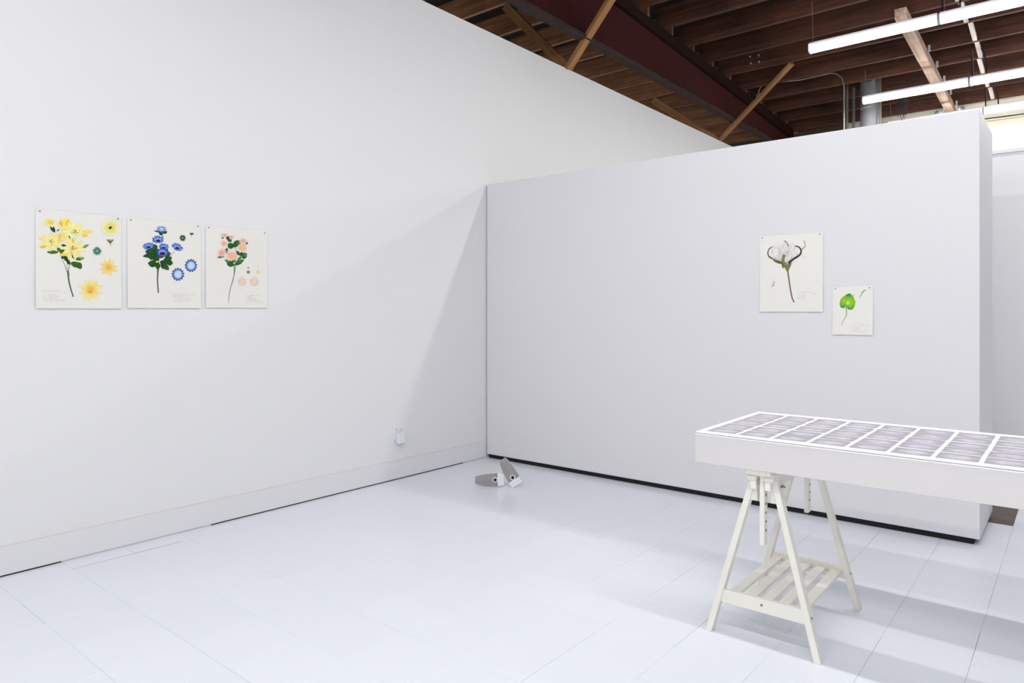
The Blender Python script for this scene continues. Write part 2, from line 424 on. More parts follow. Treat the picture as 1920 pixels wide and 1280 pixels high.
# ------------------------------------------------------------------ pipes, duct and spot lamps over the partition
def floor_obj(name, bm, m, lbl, cat, smooth=True, group=None):
    o = obj(name, bm, m, None, smooth); return tag(o, lbl, cat, group)
du = thing('duct', 'silver round metal duct rising to the joists behind the partition', 'duct', (1.81, 6.2, 0))
wobj('pipe', T([(1.80, 6.2, 0), (1.805, 6.2, 2.2), (1.812, 6.2, 4.62)], [.108, .109, .116], 24), M_galv, du, True)
bm = bmesh.new()
fl = [(1.70, 6.10, 4.60), (1.91, 6.10, 4.59), (1.92, 6.34, 4.60), (1.72, 6.34, 4.62)]
hexa(bm, fl, [(x+random.uniform(-.03, .03), y+random.uniform(-.03, .03), z+.05+random.uniform(-.02, .03)) for x, y, z in fl])
wobj('flashing', bm, M_galv, du)
for z in (2.5, 3.3, 4.2):
    wobj('seam', tube(bmesh.new(), [(1.807+.113*math.cos(a), 6.2+.113*math.sin(a), z) for a in [2*math.pi*k/24 for k in range(24)]], .004, 6, True), M_galv, du, True)
def vpipe(x, y, top, lbl, r=.019):
    t = thing('conduit', lbl, 'pipe', (x, y, 0), 'grey conduits behind the partition')
    wobj('pipe', T([(x, y, 0), (x, y, top)], r, 10), M_cond, t, True)
    wobj('coupling', T([(x, y, 2.95), (x, y, 3.05)], r*1.35, 10), M_cond, t, True)
vpipe(1.515, 6.2, 4.75, 'thin grey conduit left of the silver duct, the outer one of the pair')
vpipe(1.592, 6.25, 4.56, 'thin grey conduit close to the left side of the silver duct')
vpipe(1.965, 6.12, 4.75, 'thin grey conduit to the right of the silver duct')
t = thing('bent_conduit', 'bent grey conduit running along a joist and curving down beside the duct', 'pipe', (.35, 5.875, 0))
pts = [(.345, 5.875, 4.60), (.347, 5.875, 4.66), (.37, 5.875, 4.72), (.44, 5.875, 4.76), (.6, 5.875, 4.75), (.95, 5.875, 4.71), (1.2, 5.875, 4.715), (1.38, 5.875, 4.717), (1.46, 5.875, 4.69), (1.53, 5.875, 4.61), (1.555, 5.875, 4.50), (1.557, 5.875, 0)]
wobj('pipe', T(pts, .011, 8), M_cond, t, True)
wobj('junction_box', B((.32, 5.84, 4.555), (.37, 5.89, 4.61), .003), M_cond, t)
t = thing('wire_loop', 'dark loops of wire hanging from the joist over the partition', 'wire', (2.15, 6.565, 4.45))
for dx, z in ((-.04, 4.10), (.0, 4.05), (.03, 4.07)):
    wobj('loop', T([(2.14+dx, 6.565, zj(6.565)), (2.13+dx, 6.565, z+.1), (2.16+dx, 6.565, z), (2.19+dx, 6.565, z+.08), (2.2+dx, 6.565, zj(6.565))], .006, 6), M_cord, t)
def spot(x, y, z, dirv, lbl):
    t = thing('spot_lamp', lbl, 'lamp', (x, y, z), 'small silver spot lamps beside the board')
    dv = Vector(dirv).normalized()
    wobj('reflector', T([Vector((x, y, z))-dv*.05, Vector((x, y, z))-dv*.01, Vector((x, y, z))+dv*.03, Vector((x, y, z))+dv*.05], [.015, .034, .045, .047], 14), M_galv, t, True)
    wobj('bulb', T([Vector((x, y, z))+dv*.051, Vector((x, y, z))+dv*.056], [.034, .016], 12), mat('dull lamp glass', (120, 122, 130), .2), t, True)
    wobj('bracket', T([Vector((x, y, z))-dv*.05, (x+(.06 if x < 2.6 else -.05), y, z+.07)], .012, 8), M_galv, t)
spot(2.48, 7.6, 4.32, (-.4, -1, -.1), 'small silver spot lamp left of the pale ceiling board')
spot(2.74, 7.6, 4.33, (.7, -.8, -.2), 'small silver spot lamp right of the pale ceiling board')
led = obj('wall_ledger', B((1.25, YB-.06, zj(YB)-.28), (11.4, YB, zj(YB)-.1), .004), M_cream)
tag(led, 'cream ledger board along the top of the back wall', 'board')
floor_obj('wall_cable', T([(1.9, YB-.07, 4.17), (2.2, YB-.07, 4.15), (2.6, YB-.07, 4.19), (2.9, YB-.08, 4.2), (3.4, YB-.08, 4.19), (6, YB-.08, 4.2)], .008, 6), M_cord, 'thin dark cable sagging along the cream back wall', 'cable')

# ------------------------------------------------------------------ drawings on the walls
class Art:
    """Flat painted shapes on a sheet, in the sheet's own 0..1 coordinates."""
    def __init__(s, w, h, x0, x1, yt0, yt1, yb):
        s.w, s.h, s.x0, s.x1, s.yt0, s.yt1, s.yb = w, h, x0, x1, yt0, yt1, yb
        s.v = []; s.f = []; s.c = []; s.k = 0
    def uv(s, x, y):
        u = (x-s.x0)/(s.x1-s.x0); yt = s.yt0+(s.yt1-s.yt0)*u
        return (u*s.w, (s.yb-y)/(s.yb-yt)*s.h)
    def poly(s, pts, cols):
        z = s.k*4e-6; i0 = len(s.v)
        for p in pts: a = s.uv(*p); s.v.append((a[0], a[1], z))
        s.f.append(list(range(i0, i0+len(pts))))
        if not isinstance(cols, list): cols = [cols]*len(pts)
        s.c += [tuple(min(.92, q*1.02) for q in lin(c)) for c in cols]
    def petal(s, x, y, ang, L, wd, base, tip, sq=1.0, tilt=0.0):
        s.k += 1; a = math.radians(ang)
        def P(t, o):
            lx = math.cos(a)*L*t-math.sin(a)*o; ly = (math.sin(a)*L*t+math.cos(a)*o)*sq
            if tilt:
                ct, sn = math.cos(math.radians(tilt)), math.sin(math.radians(tilt)); lx, ly = lx*ct-ly*sn, lx*sn+ly*ct
            return (x+lx, y-ly)
        col = lambda t: tuple(base[i]+(tip[i]-base[i])*t for i in range(3))
        prev = None
        ts = [0, .15, .35, .55, .75, .9, 1]
        ws = [.25, .6, .92, 1, .75, .38, .03]
        for t, q in zip(ts, ws):
            cur = (P(t, wd*q/2), P(t, -wd*q/2), col(t))
            if prev: s.poly([prev[0], prev[1], cur[1], cur[0]], [prev[2], prev[2], cur[2], cur[2]])
            prev = cur
    def flower(s, x, y, r, n, base, tip, wd=.5, sq=1.0, rot=0, tilt=0, jit=.12, r0=0):
        for i in range(n):
            a = rot+360*i/n+random.uniform(-6, 6)
            s.petal(x+math.cos(math.radians(a))*r0, y-math.sin(math.radians(a))*r0*sq, a, r*(1+random.uniform(-jit, jit)), r*wd, base, tuple(min(255, t*(1+random.uniform(-.05, .04))) for t in tip), sq, tilt)
    def disc(s, x, y, rx, ry, c, edge=None, n=16):
        s.k += 1
        pts = [(x+rx*math.cos(2*math.pi*i/n), y+ry*math.sin(2*math.pi*i/n)) for i in range(n)]
        if edge is None: s.poly(pts, c)
        else:
            for i in range(n): s.poly([(x, y), pts[i], pts[(i+1) % n]], [c, edge, edge])
    def stroke(s, pts, w0, w1, c, c2=None):
        s.k += 1; c2 = c2 or c; n = len(pts); prev = None
        P = [Vector((p[0], p[1])) for p in pts]
        if n > 2:                                   # smooth
            Q = []
            for i in range(n-1):
                p0, p1, p2, p3 = P[max(i-1, 0)], P[i], P[i+1], P[min(i+2, n-1)]
                for k in range(4):
                    t = k/4
                    Q.append(.5*((2*p1)+(p2-p0)*t+(2*p0-5*p1+4*p2-p3)*t*t+(3*p1-p0-3*p2+p3)*t**3))
            Q.append(P[-1]); P = Q; n = len(P)
        for i in range(n):
            d = (P[min(i+1, n-1)]-P[max(i-1, 0)]); d = d.normalized() if d.length else Vector((1, 0))
            q = Vector((-d.y, d.x)); t = i/(n-1); wv = (w0+(w1-w0)*t)/2
            cc = tuple(c[j]+(c2[j]-c[j])*t for j in range(3))
            cur = (P[i]+q*wv, P[i]-q*wv, cc)
            if prev: s.poly([tuple(prev[0]), tuple(prev[1]), tuple(cur[1]), tuple(cur[0])], [prev[2], prev[2], cur[2], cur[2]])
            prev = cur
    def leaf(s, x, y, ang, L, wd, c=(60, 110, 40)):
        d = tuple(v*.72 for v in c)
        s.petal(x, y, ang, L, wd, d, c)
        a = math.radians(ang); s.stroke([(x, y), (x+math.cos(a)*L*.85, y-math.sin(a)*L*.85)], wd*.07, wd*.04, tuple(min(255, v*1.3) for v in c))
    def caption(s, x0, x1, rows, c=(196, 194, 191), h=10):
        for (y, a, b_) in rows:
            x = x0+(x1-x0)*a; xe = x0+(x1-x0)*b_
            while x < xe:
                wl = random.uniform(25, 60); pts = []; xx = x
                while xx < min(x+wl, xe):
                    pts.append((xx, y+random.uniform(-h, h)*.7)); xx += random.uniform(3.5, 7)
                if len(pts) > 2: s.stroke(pts, 2.2, 2.2, c)
                x += wl+random.uniform(8, 16)
    def mesh(s, name):
        me = bpy.data.meshes.new(name); me.from_pydata(s.v, [], s.f)
        ca = me.color_attributes.new('paint', 'FLOAT_COLOR', 'POINT')
        for i, c in enumerate(s.c): ca.data[i].color = (*c, 1)
        me.materials.append(M_ink); return me

def sheet(name, lbl, wall, a0, z0, w_, h_, art, pins):
    """wall 'left': plane x=0, a0 is y of the sheet's left edge; wall 'middle': plane y=0, a0 is x."""
    t = thing(name, lbl, 'drawing', (0, a0, z0) if wall == 'left' else (a0, 0, z0), 'botanical drawings pinned to the walls')
    R = Matrix(((0, 0, 1), (1, 0, 0), (0, 1, 0))) if wall == 'left' else Matrix(((1, 0, 0), (0, 0, -1), (0, 1, 0)))
    t.rotation_euler = R.to_euler()
    bm = bmesh.new(); nx, ny = 8, 10
    def lift(u, v): return .0035+.0035*(1-v)**2+.0025*abs(u-.5)*2*(1-v)
    g = [[bm.verts.new((w_*i/nx, h_*j/ny, lift(i/nx, j/ny))) for i in range(nx+1)] for j in range(ny+1)]
    for j in range(ny):
        for i in range(nx): bm.faces.new((g[j][i], g[j][i+1], g[j+1][i+1], g[j+1][i]))
    bk = [[bm.verts.new((v.co.x, v.co.y, v.co.z-.0005)) for v in row] for row in g]
    for j in range(ny):
        for i in range(nx): bm.faces.new((bk[j][i], bk[j+1][i], bk[j+1][i+1], bk[j][i+1]))
    for i in range(nx):
        bm.faces.new((g[0][i], bk[0][i], bk[0][i+1], g[0][i+1])); bm.faces.new((g[ny][i], g[ny][i+1], bk[ny][i+1], bk[ny][i]))
    for j in range(ny):
        bm.faces.new((g[j][0], g[j+1][0], bk[j+1][0], bk[j][0])); bm.faces.new((g[j][nx], bk[j][nx], bk[j+1][nx], g[j+1][nx]))
    obj('paper', bm, M_paper, t)
    art.v = [(x, y, z+lift(x/w_, y/h_)+.0009) for x, y, z in art.v]
    o = bpy.data.objects.new('painting', art.mesh('painting')); C.objects.link(o); o.parent = t
    for px in (.018, w_-.018) if pins else ():
        bm = tube(bmesh.new(), [(px, h_-.012, .0), (px, h_-.012, .007), (px, h_-.012, .011)], [.0012, .0034, .003], 8)
        obj('pin', bm, M_pin, t)
    return t

Y1, Y2, OR, CR = (242, 234, 168), (238, 218, 140), (240, 190, 110), (242, 236, 200)
GD, GM, GL = (40, 82, 36), (70, 122, 40), (110, 160, 70)
# --- yellow lilies
a = Art(.41, .511, 35, 1025, 75, 168, 1207)
a.stroke([(300, 600), (345, 700), (385, 805)], 7, 9, (190, 196, 186), (130, 150, 120))
a.stroke([(375, 690), (382, 760), (390, 810)], 6, 8, (200, 204, 196), (120, 140, 110))
a.stroke([(415, 705), (398, 760), (392, 830)], 7, 9, (150, 160, 150), (90, 110, 80))
a.stroke([(385, 780), (395, 870), (412, 960), (447, 1075)], 20, 12, (80, 124, 84), (70, 84, 62))
a.stroke([(400, 800), (398, 860)], 12, 8, (110, 140, 110))
for x, y, an, L, wd, c in [(195, 262, -60, 100, 46, GD), (262, 330, 30, 40, 16, GM), (280, 570, 180, 128, 40, GM), (270, 520, -50, 60, 40, GM), (300, 580, 40, 70, 40, GM),
                           (395, 440, 85, 75, 40, GD), (370, 505, 160, 60, 30, GD), (430, 450, 40, 60, 24, GD), (560, 520, 30, 80, 30, (120, 160, 90)), (450, 640, 80, 70, 50, GD),
                           (400, 680, 130, 90, 50, GD), (420, 690, -20, 110, 66, GM), (470, 650, 8, 110, 40, GL), (480, 690, -40, 90, 70, (60, 120, 36)), (500, 690, -65, 80, 50, (60, 110, 36)), (380, 660, -60, 60, 40, GD),
                           (560, 390, 20, 55, 14, GD), (345, 640, 150, 40, 30, GD), (480, 640, -20, 60, 20, GD)]:
    a.leaf(x, y, an, L, wd, c)
a.flower(185, 235, 74, 9, (232, 214, 70), CR, .42, .8, 20); a.disc(207, 240, 14, 20, (232, 206, 30))
a.flower(355, 250, 88, 9, (240, 222, 84), (242, 234, 150), .4, .9, 10)
a.petal(325, 270, 120, 60, 26, (232, 160, 30), (244, 190, 40)); a.petal(375, 270, 75, 80, 40, (240, 200, 50), (250, 206, 30))
a.flower(350, 375, 76, 8, (240, 214, 110), Y1, .5, 1, 0)
a.flower(465, 320, 140, 12, (240, 234, 140), (244, 238, 178), .32, .72, 8); a.petal(560, 345, 5, 135, 34, (244, 214, 100), (250, 220, 110))
a.petal(540, 370, -14, 80, 36, (238, 200, 90), (250, 214, 60))
for i in range(26):
    a.disc(465+random.gauss(0, 22), 338+random.gauss(0, 12), 5, 5, random.choice([(120, 96, 70), (150, 120, 80), (90, 74, 60)]), n=6)
a.flower(205, 450, 140, 11, (240, 232, 150), (242, 226, 140), .30, .85, 0)
a.petal(150, 505, 190, 74, 26, (240, 170, 60), (248, 196, 80)); a.petal(285, 470, 80, 120, 40, (236, 214, 100), (240, 190, 100))
for i in range(14): a.disc(210+random.gauss(0, 14), 452+random.gauss(0, 14), 5, 5, (110, 90, 74), n=6)
a.flower(450, 520, 150, 11, (240, 228, 150), (242, 234, 160), .32, .85, 14)
a.petal(445, 470, 88, 60, 24, (250, 200, 80), (240, 170, 50)); a.petal(440, 560, 220, 90, 34, (242, 190, 80), (250, 220, 120)); a.petal(380, 590, 185, 84, 34, (246, 214, 120), (248, 206, 80)); a.petal(410, 570, 260, 90, 40, (246, 226, 150), (248, 226, 120))
for i in range(24): a.disc(452+random.gauss(0, 16), 524+random.gauss(0, 11), 5, 5, random.choice([(110, 92, 74), (80, 70, 64), (170, 130, 100)]), n=6)
a.disc(890, 290, 108, 92, (238, 230, 84), (236, 234, 190)); a.disc(887, 292, 22, 20, (84, 68, 52))
for i in range(17):
    for r in (34, 50, 66):
        an = 2*math.pi*i/17+r; a.disc(887+r*math.cos(an)*1.05, 292+r*math.sin(an), 3.5, 3.5, (110, 92, 60), n=6)
a.disc(887, 450, 50, 40, (240, 236, 180), (234, 233, 222))
for dx in (-40, -22, -4, 16, 34): a.stroke([(887, 470), (887+dx*.8, 440), (887+dx, 424)], 9, 12, (126, 108, 60), (84, 74, 48))
a.stroke([(887, 465), (887, 495)], 7, 6, (96, 84, 52))
a.flower(727, 555, 56, 16, (50, 120, 104), (40, 110, 96), .22, .95, 5); a.disc(727, 555, 34, 32, (64, 134, 116)); a.disc(727, 555, 8, 8, (210, 220, 210))
a.flower(862, 740, 124, 10, (244, 208, 90), (244, 230, 150), .26, .92, 10); a.disc(862, 740, 50, 46, (236, 168, 84), (238, 204, 116))
a.flower(648, 992, 160, 10, (244, 216, 90), (244, 236, 160), .26, .9, 18); a.disc(648, 992, 66, 60, (238, 170, 76), (240, 214, 126)); a.disc(640, 1018, 34, 22, (234, 150, 62), (238, 184, 92))
a.caption(100, 400, [(1010, .0, .72), (1030, .75, 1), (1050, .22, .5), (1070, .25, .62), (1088, .0, .4), (1104, .1, .95), (1122, .1, .8)])
sheet('drawing', 'large drawing of a yellow lily bouquet on white paper, first sheet on the long wall', 'left', -3.476, 1.332, .41, .511, a, True)
# --- blue anemones
a = Art(.42, .508, 48, 940, 118, 192, 1202)
GB, GC = (44, 84, 48), (60, 96, 52)
a.stroke([(455, 320), (450, 430), (420, 560), (410, 720)], 6, 9, (120, 120, 110)); a.stroke([(605, 515), (570, 560), (535, 605)], 5, 7, (176, 150, 140))
a.stroke([(372, 640), (385, 720), (400, 800)], 5, 8, (150, 150, 140)); a.stroke([(412, 700), (400, 780), (396, 880), (405, 1020)], 16, 12, (90, 88, 78), (60, 62, 58))
a.leaf(450, 290, 170, 100, 20, GB); a.leaf(455, 295, 10, 62, 40, GB); a.leaf(460, 320, 150, 55, 40, GB)
for x, y, an, L, wd in [(380, 500, 110, 70, 60), (360, 540, 170, 110, 80), (350, 560, -170, 130, 50), (350, 590, 190, 60, 60), (390, 560, 250, 90, 90), (400, 600, 100, 120, 110), (420, 600, 60, 90, 80), (480, 580, 30, 90, 60),
                        (430, 640, -30, 100, 80), (470, 630, 20, 110, 70), (510, 650, -10, 75, 70), (390, 680, 170, 110, 84), (400, 650, -90, 90, 60), (470, 680, -45, 90, 60), (440, 660, -70, 80, 40), (500, 520, 60, 40, 30), (350, 490, 220, 80, 80)]:
    a.leaf(x, y, an, L, wd, random.choice([GB, GC, (48, 92, 40), (70, 104, 66)]))
BD, BM_, BP = (10, 44, 158), (34, 90, 206), (196, 218, 242)
def blue(x, y, r, sq, tilt=0, n=12):
    a.flower(x, y-6, r, n, BP, BD, .36, sq, 10, tilt, .08); a.flower(x, y, r*.86, n, (230, 238, 248), BM_, .34, sq*.9, 24, tilt, .08)
    a.flower(x, y+4, r*.5, 10, (30, 44, 104), (52, 110, 214), .3, sq*.7, 5, tilt); a.disc(x, y+r*sq*.25, r*.34, r*sq*.25, (36, 40, 80))
a.flower(445, 252, 66, 13, (220, 232, 244), (36, 96, 200), .3, .62, 5)
blue(405, 382, 78, .64); blue(290, 462, 76, .58, 8); blue(472, 468, 64, .66); blue(456, 536, 80, .72); a.disc(456, 546, 34, 20, (72, 30, 60)); blue(640, 470, 80, .58, -24)
for x, y in ((645, 795), (810, 688)):
    for i in range(13):
        an = i*360/13+8; a.petal(x+math.cos(math.radians(an))*30, y-math.sin(math.radians(an))*30, an, 52, 30, (176, 206, 234), (16, 36, 130))
    a.disc(x, y, 46, 46, (208, 222, 222), (178, 208, 232), 26)
a.flower(705, 355, 42, 16, (48, 80, 56), (50, 84, 58), .26, 1); a.disc(705, 355, 30, 30, (58, 92, 66)); a.disc(705, 355, 7, 7, (220, 220, 214))
a.disc(820, 304, 27, 10, (60, 64, 60)); a.stroke([(820, 305), (818, 336)], 6, 5, (80, 84, 80))
a.caption(570, 880, [(1028, 0, .68), (1048, .0, 1), (1066, .05, .4), (1086, .2, .7), (1108, .0, .8), (1126, .1, .7)])
sheet('drawing', 'drawing of a blue anemone bouquet on white paper, middle of three on the long wall', 'left', -3.035, 1.335, .42, .508, a, True)
# --- pink daisies
a = Art(.413, .503, 985, 1715, 200, 276, 1198)
a.stroke([(1310, 680), (1312, 760), (1298, 850), (1265, 960), (1248, 1060), (1245, 1138)], 12, 4, (96, 110, 84), (120, 116, 108)); a.stroke([(1330, 690), (1318, 760), (1304, 830)], 7, 6, (150, 160, 140))
a.stroke([(1320, 470), (1340, 530), (1330, 620)], 6, 8, (130, 160, 110))
G2 = [(74, 132, 62), (58, 108, 50), (90, 146, 74)]
for x, y, an, L, wd in [(1215, 345, -20, 60, 50), (1235, 360, -40, 60, 46), (1190, 350, 190, 30, 20), (1240, 430, -50, 70, 54), (1300, 470, 140, 80, 70), (1310, 465, 60, 100, 70), (1330, 430, 30, 90, 50), (1215, 540, 80, 70, 36), (1225, 545, 110, 60, 30),
                        (1200, 575, 190, 90, 26), (1190, 560, 200, 60, 30), (1370, 560, 120, 60, 40), (1370, 560, 20, 70, 50), (1400, 565, -10, 66, 76), (1425, 540, -40, 50, 50), (1310, 680, 150, 130, 44), (1310, 680, 170, 90, 60), (1315, 680, 30, 130, 54), (1320, 660, 20, 90, 50), (1310, 650, 110, 60, 60), (1440, 420, 10, 40, 30), (1350, 620, 40, 80, 30)]:
    a.leaf(x, y, an, L, wd, random.choice(G2))
PK, PL = (240, 190, 180), (248, 216, 206)
for x, y, r, sq, cen in [(1195, 318, 50, .6, 0), (1278, 342, 32, 1, 0), (1192, 420, 46, 1.1, 0), (1165, 532, 60, .95, 0), (1420, 392, 56, .75, 0), (1408, 468, 68, .95, 1), (1280, 570, 76, .95, 1)]:
    a.flower(x, y, r, 14, (238, 176, 166), PL, .28, sq, random.uniform(0, 30)); a.flower(x, y, r*.7, 10, (232, 160, 150), PK, .3, sq, 11)
    if cen: a.disc(x, y, 22, 20, (240, 190, 60), (248, 214, 110))
    else: a.disc(x, y+6, 10, 7, (226, 160, 150))
a.disc(1480, 712, 17, 5, (104, 104, 96)); a.disc(1480, 766, 18, 18, (96, 100, 84)); a.disc(1480, 766, 8, 8, (180, 180, 170))
a.disc(1600, 704, 10, 12, (238, 230, 170)); a.disc(1600, 768, 18, 18, (238, 214, 90))
for x in (1402, 1550):
    a.flower(x, 880, 62, 16, (240, 208, 176), (238, 206, 192), .2, 1, 0); a.disc(x, 880, 20, 20, (240, 208, 150), (240, 216, 184))
a.caption(1445, 1655, [(1050, 0, .95), (1074, .1, .5), (1092, .1, .7), (1108, .2, .8), (1128, .0, 1)])
sheet('drawing', 'drawing of a pale pink daisy bouquet with long stem on white paper', 'left', -2.585, 1.338, .413, .503, a, True)
# --- cotton boll
a = Art(.403, .508, 145, 842, 128, 88, 952)
for x, y, rx, ry in [(345, 320, 68, 80), (420, 300, 70, 86), (500, 300, 74, 92), (560, 300, 50, 70), (430, 360, 110, 60)]:
    a.disc(x, y, rx, ry, (240, 238, 236), (222, 219, 216), 18)
for i in range(150):
    x = random.gauss(440, 75); y = random.gauss(310, 48)
    if ((x-440)/165)**2+((y-310)/105)**2 > 1: continue
    dx = (x-435)*.12; g = random.choice([150, 170, 190, 205])
    a.stroke([(x, y), (x+dx*.6+random.uniform(-4, 4), y-14), (x+dx+random.uniform(-5, 5), y-28)], 3, 1.5, (g, g-2, g-5))
for x in (300, 340, 370, 470, 520, 570): a.stroke([(430, 430), ((x+430)/2, 400), (x, 310+abs(x-430)*.25)], 16, 2, (110, 108, 96), (180, 178, 172))
OL, OD = (122, 126, 74), (70, 64, 50)
a.stroke([(290, 244), (252, 268), (238, 312), (252, 352), (292, 374)], 8, 14, OD, (92, 88, 62)); a.stroke([(245, 340), (300, 378), (360, 410), (405, 425)], 8, 24, (120, 120, 76), OD); a.stroke([(300, 395), (350, 420), (390, 428)], 10, 8, OL)
a.stroke([(540, 238), (585, 250), (608, 290), (592, 336), (520, 382), (470, 430)], 10, 26, OD, (66, 62, 52)); a.stroke([(420, 178), (450, 198), (470, 240)], 8, 9, (150, 96, 100), (140, 100, 96))
a.stroke([(632, 176), (654, 222), (640, 255), (610, 278)], 6, 10, (150, 140, 130), (150, 112, 116))
a.stroke([(425, 330), (412, 380), (420, 440)], 40, 26, (130, 132, 84), OL); a.stroke([(445, 330), (455, 380), (455, 420)], 14, 26, (226, 222, 210), (200, 196, 180))
a.k += 1; a.poly([(395, 425), (430, 440), (505, 425), (490, 465), (468, 512), (450, 512), (430, 475), (400, 470)], [(110, 92, 70), OL, (140, 96, 100), OL, OL, OL, (130, 130, 80), OD])
a.stroke([(470, 436), (512, 426)], 12, 5, (130, 90, 96)); a.stroke([(420, 450), (408, 485)], 14, 5, (140, 110, 96))
a.stroke([(462, 505), (478, 620), (498, 740), (515, 810), (535, 850)], 15, 12, (134, 96, 92), (120, 84, 92))
for i in range(12): a.stroke([(300, 655), (300+random.uniform(-10, 35), 655-random.uniform(20, 55))], 4, 1, (170, 170, 170), (212, 211, 208))
a.disc(300, 662, 15, 10, (140, 140, 140), (190, 190, 188)); a.stroke([(295, 665), (272, 696)], 7, 3, (176, 176, 174))
for i in range(8): a.stroke([(640, 375), (640+random.uniform(-10, 25), 375-random.uniform(10, 40))], 3, 1, (206, 205, 202), (222, 221, 218))
a.caption(570, 790, [(742, .05, .75), (758, .7, 1), (772, .0, .35), (790, .05, .4), (808, .0, .55)])
sheet('drawing', 'drawing of a white cotton boll on a maroon stem, larger sheet on the partition', 'middle', 2.468, 1.313, .403, .508, a, True)
# --- green anthurium
a = Art(.231, .302, 945, 1382, 683, 680, 1206)
a.stroke([(1092, 915), (1100, 950), (1096, 1000), (1062, 1060), (1044, 1108)], 11, 8, (120, 150, 90), (196, 206, 160))
a.k += 1
hp = [(1140, 762), (1176, 800), (1196, 850), (1190, 900), (1160, 935), (1120, 932), (1092, 905), (1070, 918), (1036, 912), (1022, 875), (1036, 820), (1076, 785), (1110, 765)]
for i in range(len(hp)):
    p, q = hp[i], hp[(i+1) % len(hp)]
    cm = lambda v: (24, 130, 84) if (v[1] > 900 and v[0] < 1080) or v[1] < 775 or (v[1] > 925) else (110, 186, 40)
    a.poly([(1112, 850), p, q], [(168, 214, 40), cm(p), cm(q)])
a.disc(1150, 860, 34, 60, (186, 222, 40), (150, 204, 40)); a.disc(1070, 850, 34, 40, (170, 214, 60), (130, 196, 50))
a.k += 1; a.poly([(1104, 795), (1110, 765), (1140, 760), (1152, 775), (1125, 788)], (20, 110, 84))
a.stroke([(1146, 795), (1128, 830), (1108, 885)], 16, 20, (200, 220, 160), (214, 226, 200)); a.stroke([(1168, 790), (1184, 774)], 6, 4, (100, 110, 60))
a.stroke([(1302, 724), (1275, 745), (1258, 775), (1240, 810)], 9, 12, (90, 120, 70), (190, 214, 170))
a.caption(1130, 1350, [(1090, .1, .7), (1105, .5, 1), (1120, .0, .3), (1128, .3, .5), (1144, .1, .5), (1162, .15, 1)])
sheet('drawing', 'small drawing of a bright green heart shaped leaf flower, smaller sheet on the partition', 'middle', 2.927, 1.17, .231, .302, a, True)

# ------------------------------------------------------------------ wall outlet and plugged adapter
ou = thing('wall_outlet', 'white double wall outlet plate low on the long wall', 'outlet', (0, -1.036, .365))
wobj('plate', B((0, -1.094, .308), (.006, -.978, .424), .002), M_plate, ou)
for yc in (-1.059, -1.013):
    for zc in (.39, .342):
        s = wobj('socket', B((.006, yc-.016, zc-.014), (.0085, yc+.016, zc+.014), .001), M_plate, ou)
        bm = bmesh.new()
        box(bm, (.0085, yc-.0085, zc-.004), (.0088, yc-.0055, zc+.007)); box(bm, (.0085, yc+.0055, zc-.003), (.0088, yc+.0085, zc+.007)); box(bm, (.0085, yc-.002, zc-.0105), (.0088, yc+.002, zc-.006))
        wobj('slot', bm, M_slot, s)
    wobj('screw', T([(.006, yc, .366), (.0072, yc, .366)], .003, 8), M_plate, ou)
ad = thing('plug_adapter', 'white power adapter block plugged into the wall outlet', 'adapter', (.0085, -1.035, .32))
wobj('block', B((.0085, -1.07, .283), (.046, -1.002, .36), .004), M_adapt, ad)
wobj('top_face', B((.012, -1.068, .36), (.042, -1.004, .364), .001), M_adapt, ad)

# ------------------------------------------------------------------ light table
TX0, TX1, TY0, TY1, TZ0, TZ1 = 2.912, 4.66, -1.99, -1.272, .70, .825
lt = thing('light_table', 'long white light table box on trestles with glowing top', 'light table', (TX0, TY0, TZ0))
bm = bmesh.new()
th = .018
for lo, hi in (((TX0, TY0, TZ0), (TX1, TY0+th, TZ1-.012)), ((TX0, TY1-th, TZ0), (TX1, TY1, TZ1-.012)), ((TX0, TY0+th, TZ0), (TX0+th, TY1-th, TZ1-.012)), ((TX1-th, TY0+th, TZ0), (TX1, TY1-th, TZ1-.012)), ((TX0+th, TY0+th, TZ0), (TX1-th, TY1-th, TZ0+.012))):
    box(bm, lo, hi, .0012)
wobj('box', bm, M_box, lt)
wobj('lip', B((TX0-.0012, TY0-.0012, TZ1-.0125), (TX1+.0012, TY1+.0012, TZ1-.008), .001), M_lip, lt)
wobj('acrylic_edge', B((TX0+.001, TY0+.001, TZ1-.008), (TX1-.001, TY1-.001, TZ1-.004), .0005), mat('shaded acrylic edge', (176, 174, 182), .3), lt)  # shading of the sheet's edge put into the grey
wobj('glowing_panel', B((TX0+.004, TY0+.004, TZ1-.004), (TX1-.004, TY1-.004, TZ1)), M_glow, lt)['label'] = 'glowing white acrylic top'
PWD, PDP = .1222, .1205
films = []
for k in range(5):
    bm = bmesh.new(); n = 10; rr = random.Random(k)
    s1 = rr.uniform(.4, 1); s2 = rr.uniform(.2, 1)
    g = []
    for j in range(n+1):
        row = []
        for i in range(n+1):
            u, v = i/n-.5, j/n-.5
            z = .0008+.0016*s1*(2*abs(v))**3*(1-(2*u)**2*.8)+.001*s2*(2*abs(u))**4*abs(v)*2
            row.append(bm.verts.new((u*PWD, v*PDP, z)))
        g.append(row)
    for j in range(n):
        for i in range(n): bm.faces.new((g[j][i], g[j][i+1], g[j+1][i+1], g[j+1][i]))
    films.append(mesh_of(bm, 'film_print', M_film))
ROWN = ['front row', 'second row from the front', 'middle row', 'second row from the back', 'back row']
CN = ['first', 'second', 'third', 'fourth', 'fifth', 'sixth', 'seventh', 'eighth', 'ninth', 'tenth', 'eleventh', 'twelfth']
